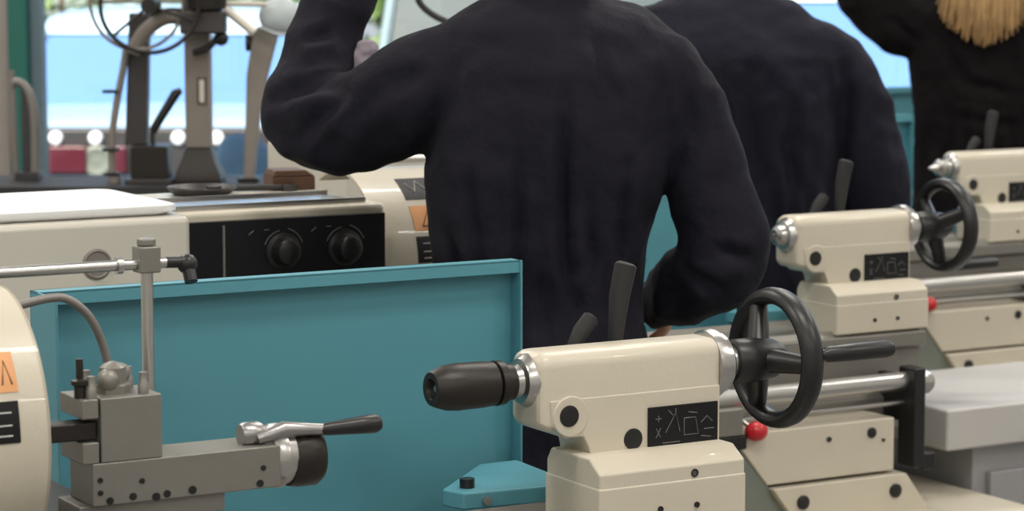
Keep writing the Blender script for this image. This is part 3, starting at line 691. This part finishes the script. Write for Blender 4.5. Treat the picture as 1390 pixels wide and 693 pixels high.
def person(X, Y, name_label, rings, arms, headz, mats, floor_half=.11, headdy=.05, seed=0, hairfn=None, vox=.007, hands=True, creases=()):
    g = empty('person', (X, Y, 0), label=name_label, cat='person', group='people in dark workwear seen from behind')
    Lc = lambda v: (v[0]-X, v[1]-Y, v[2])
    mc, ms, mh = mats
    cv = MB(); cv.loft([ell(x-X, dy, z, a, b, 32, p) for (z, x, a, b, dy, p) in rings])
    zr = rings[0][0]
    hx = rings[0][1]-X
    for s in (-1, 1):
        limb(cv, [(hx+s*.085, 0, zr+.06), (hx+s*.10, 0, zr-.10), (hx+s*floor_half, .01, .50), (hx+s*floor_half*1.05, -.01, .08)], [.095, .105, .080, .075])
    bodym = MB(); bodym.loft([ell(x-X, dy, z, a*.86, b*.84, 24, p) for (z, x, a, b, dy, p) in rings])
    for s in (-1, 1): limb(bodym, [(hx+s*.085, 0, zr+.06), (hx+s*.095, 0, zr-.12), (hx+s*floor_half, .01, .50), (hx+s*floor_half*1.05, -.01, .06)], [.075, .08, .055, .045])
    for pts, rad, hd in arms:
        P = [Lc(p) for p in pts]
        limb(cv, P, rad, smooth=2)
        limb(bodym, P, [r*.7 for r in rad[:-1]]+[.027], smooth=2)
        if hands:
            w_ = Vector(P[-1]); d_ = (w_-Vector(P[-2])).normalized() if hd[0] is None else Vector(hd[0]); hand(bodym, w_+d_.normalized()*.01, d_, hd[1], hd[2], hd[3])
    top = rings[-1]
    hc = (top[1]-X, headdy+top[4], headz)
    head(bodym, hc)
    b_ = remesh(bodym, 'body', ms, g, .0055, 2)
    CR = []
    for pts, wdt, dep in creases:
        CR.append(([(p[0]-X, p[2]) for p in pts], wdt, dep))
    def seg(px, pz, P):
        best = 9; fade = 0; L_ = [math.hypot(b[0]-a[0], b[1]-a[1]) for a, b in zip(P, P[1:])]; T_ = sum(L_); acc = 0
        for (ax, az), (bx, bz_), l_ in zip(P, P[1:], L_):
            dx, dz = bx-ax, bz_-az; t = max(0, min(1, ((px-ax)*dx+(pz-az)*dz)/(dx*dx+dz*dz+1e-9)))
            d = math.hypot(px-ax-t*dx, pz-az-t*dz)
            if d < best:
                best = d; q = (acc+t*l_)/T_; fade = min(1, q/.4, (1-q)/.25)
            acc += l_
        return best, max(0, fade)
    def disp(co, n):
        z = co.z; px = co.x; wz = rings_waist[seed]; v = 0.
        arm = max(0, min(1, (abs(px-.0)-.17)/.05))
        m_up = max(.25, min(1, (1.38-z)/.2))*(1-arm)
        v += .012*noise.noise(Vector((px*15+seed*9, co.y*6, z*2.2)))*m_up
        v += .006*(1-2*abs(noise.noise(Vector((px*19+seed, z*3.0, co.y*5)))))*m_up
        v += .008*noise.noise(Vector((px*9+z*7, co.y*9+seed, z*9)))
        v += arm*(.0065*(1-2*abs(noise.noise(Vector((px*9+z*6+seed*3, co.y*8, z*10-px*5)))))-.002)
        v += .004*noise.noise(Vector((px*28, co.y*28+seed, z*28)))
        if n.y < .2:
            for P, wdt, dep in CR:
                d, fd = seg(px, z, P)
                if d < wdt*4: v -= dep*fd*math.exp(-(d/wdt)**2); v += dep*fd*.5*math.exp(-((d-wdt*1.9)/wdt)**2)
        d = abs(z-wz)
        if d < .12 and abs(px) < .22: v += .0055*math.sin(px*150+4*noise.noise(Vector((px*9, 0, z*4))))*(1-d/.12)**.7-.005*(1-d/.12)
        return v
    cvo = remesh(cv, 'coverall' if 'coverall' in name_label else 'jacket', mc, g, vox, 5, disp)
    sh = None
    for s in (-1, 1):
        s0 = MB(); s0.loft([[(hx+s*floor_half*1.05+a*math.cos(2*PI*i/20), .035+b*math.sin(2*PI*i/20), z) for i in range(20)] for a, b, z in ((.046, .135, 0), (.048, .138, .02), (.044, .125, .05), (.038, .085, .08), (.036, .06, .10))])
        s0.build('shoe', 'shoe', g, ang=60)
    # eyes
    for s in (-1, 1):
        e = MB().ball((hc[0]+s*.030, hc[1]+.0795, hc[2]+.008), .0115, 14).build('eye', 'shirt', g)
        MB().ball((hc[0]+s*.030, hc[1]+.0885, hc[2]+.008), .0048, 10, (1, .7, 1)).build('iris', 'hair', e)
    # hair
    if hairfn: hairfn(g, hc)
    else:
        h_ = MB(); h_.loft([ell(hc[0], hc[1]-.012+dy, hc[2]+dz, a, b, 24, 2) for dz, a, b, dy in ((-.06, .058, .06, -.032), (-.02, .076, .076, -.026), (.03, .081, .092, -.012), (.07, .078, .096, -.002), (.105, .062, .078, -.002), (.125, .03, .04, -.002))])
        remesh(h_, 'hair', mh, g, .007, 1, lambda co, n: .004*noise.noise(co*60))
    return g
rings_waist = {1: 1.035, 2: 1.03, 3: 1.02}

# person 1
Y = 3.67; s = F/Y
def A_(px, py, dy=0.): return at(px, py, Y+dy)
def rg_(py, xl, xr, b, dy=0., p=2.5):
    a = A_(xl, py); c_ = A_(xr, py); return (a.z, (a.x+c_.x)/2, (c_.x-a.x)/2, b, dy, p)
X1_ = A_(745, 200).x
rings = [rg_(660, 590, 880, .115), rg_(560, 575, 893, .125), rg_(480, 580, 882, .12), rg_(420, 592, 866, .108), rg_(385, 588, 864, .11), rg_(320, 577, 878, .12), rg_(230, 575, 903, .13), rg_(150, 590, 915, .13, 0, 2.3),
         rg_(95, 590, 912, .122, 0, 2.3), rg_(62, 590, 908, .108, .005, 2.2), rg_(38, 594, 905, .098, .008, 2.1), rg_(20, 618, 886, .088, .012, 2), rg_(8, 642, 862, .078, .018, 2), rg_(-4, 668, 828, .068, .025, 2), rg_(-18, 684, 810, .06, .035, 2)]
armL = ([A_(640, 95), A_(585, 118), A_(500, 165, .05), A_(412, 172, .10), A_(425, 90, .14), A_(478, -40, .2)], [.075, .080, .070, .068, .057, .048], ((.45, .5, .9), (-1, -.2, .3), .35, 1))
armR = ([A_(860, 88), A_(908, 112), A_(948, 200), A_(976, 290), A_(983, 352, .0), A_(935, 395, .07), A_(890, 412, .17)], [.072, .066, .056, .062, .070, .056, .042], ((-.5, 1, -.25), (.2, .2, 1), .55, -1))
p1 = person(X1_, Y, 'person in navy coveralls seen from behind at centre, left arm raised with elbow out', rings, [armL, armR], 1.62, ('navy', 'skin', 'hair'), seed=1, creases=[
    ([A_(765, 95), A_(762, 250), A_(768, 400)], .009, .014), ([A_(702, 170), A_(708, 400)], .008, .010), ([A_(806, 30), A_(812, 90), A_(835, 130)], .008, .006), ([A_(850, 200), A_(832, 390)], .009, .010), ([A_(640, 210), A_(655, 400)], .009, .010), ([A_(800, 260), A_(795, 400)], .007, .008), ([A_(600, 280), A_(640, 390)], .007, .008),
    ([A_(905, 60), A_(922, 100), A_(928, 150), A_(912, 260)], .009, .009), ([A_(935, 110), A_(940, 190), A_(925, 250)], .009, .007),
    ([A_(612, 80), A_(598, 140), A_(580, 225)], .012, .005), ([A_(352, 150), A_(395, 128), A_(448, 118), A_(480, 118)], .010, .012), ([A_(400, 205), A_(440, 150), A_(478, 118)], .010, .010), ([A_(470, 160), A_(530, 110), A_(590, 85)], .014, .007), ([A_(395, 60), A_(450, 45)], .009, .008),
    ([A_(960, 330), A_(1020, 345)], .010, .008), ([A_(915, 360), A_(985, 390)], .010, .007)])
# stitched yoke seam, collar
c = MB(); c.tube([(A_(690, -22).x-X1_, -.030, A_(0, -24).z), (A_(745, -18).x-X1_, -.040, A_(0, -20).z), (A_(805, -22).x-X1_, -.030, A_(0, -24).z)], .011, n=10, smooth=2); c.build('collar', 'navy', p1)
c = MB().tube([A_(632, 18)-Vector((X1_, Y, 0))+Vector((0, .05, 0)), A_(612, 8)-Vector((X1_, Y, 0))+Vector((0, .09, 0)), A_(600, 0)-Vector((X1_, Y, 0))+Vector((0, .12, 0))], [.008, .010, .006], n=10)
# cloth tucked in the bend of the raised arm
o = MB(); v0 = A_(493, 82, .14)
o.loft([[(k1*.022*math.cos(2*PI*i/16)+dx, .012*math.sin(2*PI*i/16), z) for i in range(16)] for k1, z, dx in ((.5, -.035, -.016), (1, -.02, -.010), (1.1, 0, 0), (.9, .018, .006), (.4, .03, .006))])
ob = remesh(o, 'cloth', 'lilac', None, .004, 1, lambda co, n: .003*noise.noise(co*90)); ob.location = v0
tag(ob, 'lilac-grey cloth showing in the bend of the raised elbow', 'cloth')

# person 2
Y = 5.0
X2_ = A_(990, 200).x
rings = [rg_(470, 860, 1110, .12), rg_(400, 850, 1120, .13), rg_(330, 860, 1135, .12), rg_(290, 862, 1135, .12), rg_(200, 852, 1138, .13), rg_(130, 848, 1138, .132), rg_(75, 846, 1140, .126), rg_(45, 852, 1128, .11, .005, 2.3), rg_(25, 872, 1104, .095, .012, 2.2),
         rg_(10, 870, 1092, .085, .015, 2.1), rg_(0, 900, 1080, .075, .02, 2.1), rg_(-12, 935, 1048, .06, .03, 2), rg_(-26, 940, 1040, .058, .035, 2)]
armR = ([A_(1080, 80), A_(1138, 97), A_(1168, 180), A_(1190, 285, .02), A_(1170, 330, .12), A_(1110, 330, .24)], [.085, .082, .072, .072, .056, .045], ((-.6, 1, -.1), (.2, .2, 1), .5, -1))
armL = ([A_(900, 80), A_(852, 98), A_(830, 180), A_(812, 285, .02), A_(830, 320, .12), A_(880, 320, .24)], [.085, .078, .068, .066, .054, .045], ((.6, 1, -.1), (-.2, .2, 1), .5, 1))
p2 = person(X2_, Y, 'person in navy coveralls seen from behind, between the second and third lathe', rings, [armL, armR], 1.63, ('navy2', 'skin2', 'hair'), seed=2, creases=[
    ([A_(1128, 50), A_(1142, 120), A_(1138, 250)], .012, .012), ([A_(1000, 120), A_(1030, 280)], .014, .007), ([A_(1080, 90), A_(1060, 200), A_(1090, 290)], .012, .007), ([A_(862, 50), A_(850, 120), A_(856, 250)], .012, .01)])
c = MB(); c.tube([Vector((A_(868, 14).x-X2_, .02, A_(0, 14).z)), Vector((A_(888, 6).x-X2_, .03, A_(0, 5).z))], .01); 

# person 3
Y = 6.72
X3_ = A_(1325, 200).x
def blonde(g, hc):
    h_ = MB(); h_.loft([ell(hc[0], hc[1]-.012+dy, hc[2]+dz, a, b, 24, 2) for dz, a, b, dy in ((-.08, .068, .05, -.05), (-.03, .080, .078, -.03), (.03, .085, .096, -.012), (.07, .082, .10, -.002), (.105, .066, .082, -.002), (.128, .03, .04, -.002))])
    st = h_
    rnd = random.Random(5)
    for i in range(330):
        t_ = rnd.uniform(-1, 1); x = hc[0]+t_*.075; cl = round(t_*5)/5; end = .105*(t_*.55+cl*.45)+rnd.uniform(-.006, .006)-.004
        zb_ = A_(0, 62-30*abs(t_)**1.5-rnd.uniform(0, 34)).z
        yy = hc[1]-.095+.03*t_*t_+rnd.uniform(-.012, .012); dd = rnd.uniform(-.012, .014)
        st.tube([(x, yy+.01, hc[2]), (hc[0]+t_*.095, yy-.05, hc[2]-.13), (hc[0]+t_*.10, -.150+.02*t_*t_+dd, (hc[2]-.13+zb_)/2), (hc[0]+end+rnd.uniform(-.01, .01), -.158+.02*t_*t_+dd, zb_)], [.006, .0065, .0055, .0012], n=6, smooth=1)
    st.build('hair', 'blonde', g, ang=70)
rings = [rg_(330, 1248, 1408, .12), rg_(280, 1238, 1415, .13), rg_(200, 1243, 1410, .12), rg_(140, 1240, 1414, .125), rg_(70, 1232, 1420, .125), rg_(20, 1228, 1422, .12), rg_(-5, 1236, 1412, .105, .005, 2.3), rg_(-22, 1262, 1388, .08, .015, 2.2), rg_(-38, 1292, 1362, .06, .03, 2), rg_(-52, 1294, 1358, .056, .035, 2)]
armL = ([A_(1262, 30), A_(1232, 35), A_(1196, 10, .02), A_(1160, -25, .04), A_(1200, -60, .12), A_(1270, -90, .18)], [.085, .090, .080, .070, .056, .045], ((.9, .5, .4), (-.3, -1, .3), .4, 1))
armR = ([A_(1390, 30), A_(1420, 45), A_(1440, 110), A_(1450, 180, .02), A_(1420, 200, .12), A_(1370, 190, .22)], [.085, .08, .07, .066, .054, .045], ((-.6, 1, -.1), (.2, .2, 1), .5, -1))
p3 = person(X3_, Y, 'person with long blonde hair and black jacket, back turned, at the top right', rings, [armL, armR], 1.70, ('blackcloth', 'skin', 'blonde'), seed=3, hairfn=blonde, creases=[([A_(1250, 20), A_(1300, 110), A_(1390, 130)], .014, .008), ([A_(1240, 60), A_(1200, 20)], .012, .01), ([A_(1260, 150), A_(1380, 170)], .014, .008)])

# ------------------------------------------------------------------ world / render look
wd = bpy.data.worlds.new('world'); bpy.context.scene.world = wd; wd.use_nodes = True
nt = wd.node_tree; bg = nt.nodes['Background']
sk = nt.nodes.new('ShaderNodeTexSky'); sk.sky_type = 'NISHITA'; sk.sun_elevation = R(48); sk.sun_rotation = R(200); sk.sun_intensity = .25; sk.sun_size = R(3)
nt.links.new(sk.outputs[0], bg.inputs[0]); bg.inputs[1].default_value = .32
sc_ = bpy.context.scene
sc_.view_settings.view_transform = 'Standard'; sc_.view_settings.look = 'None'; sc_.view_settings.exposure = 0.; sc_.view_settings.gamma = 1
sc_.view_settings.use_curve_mapping = False
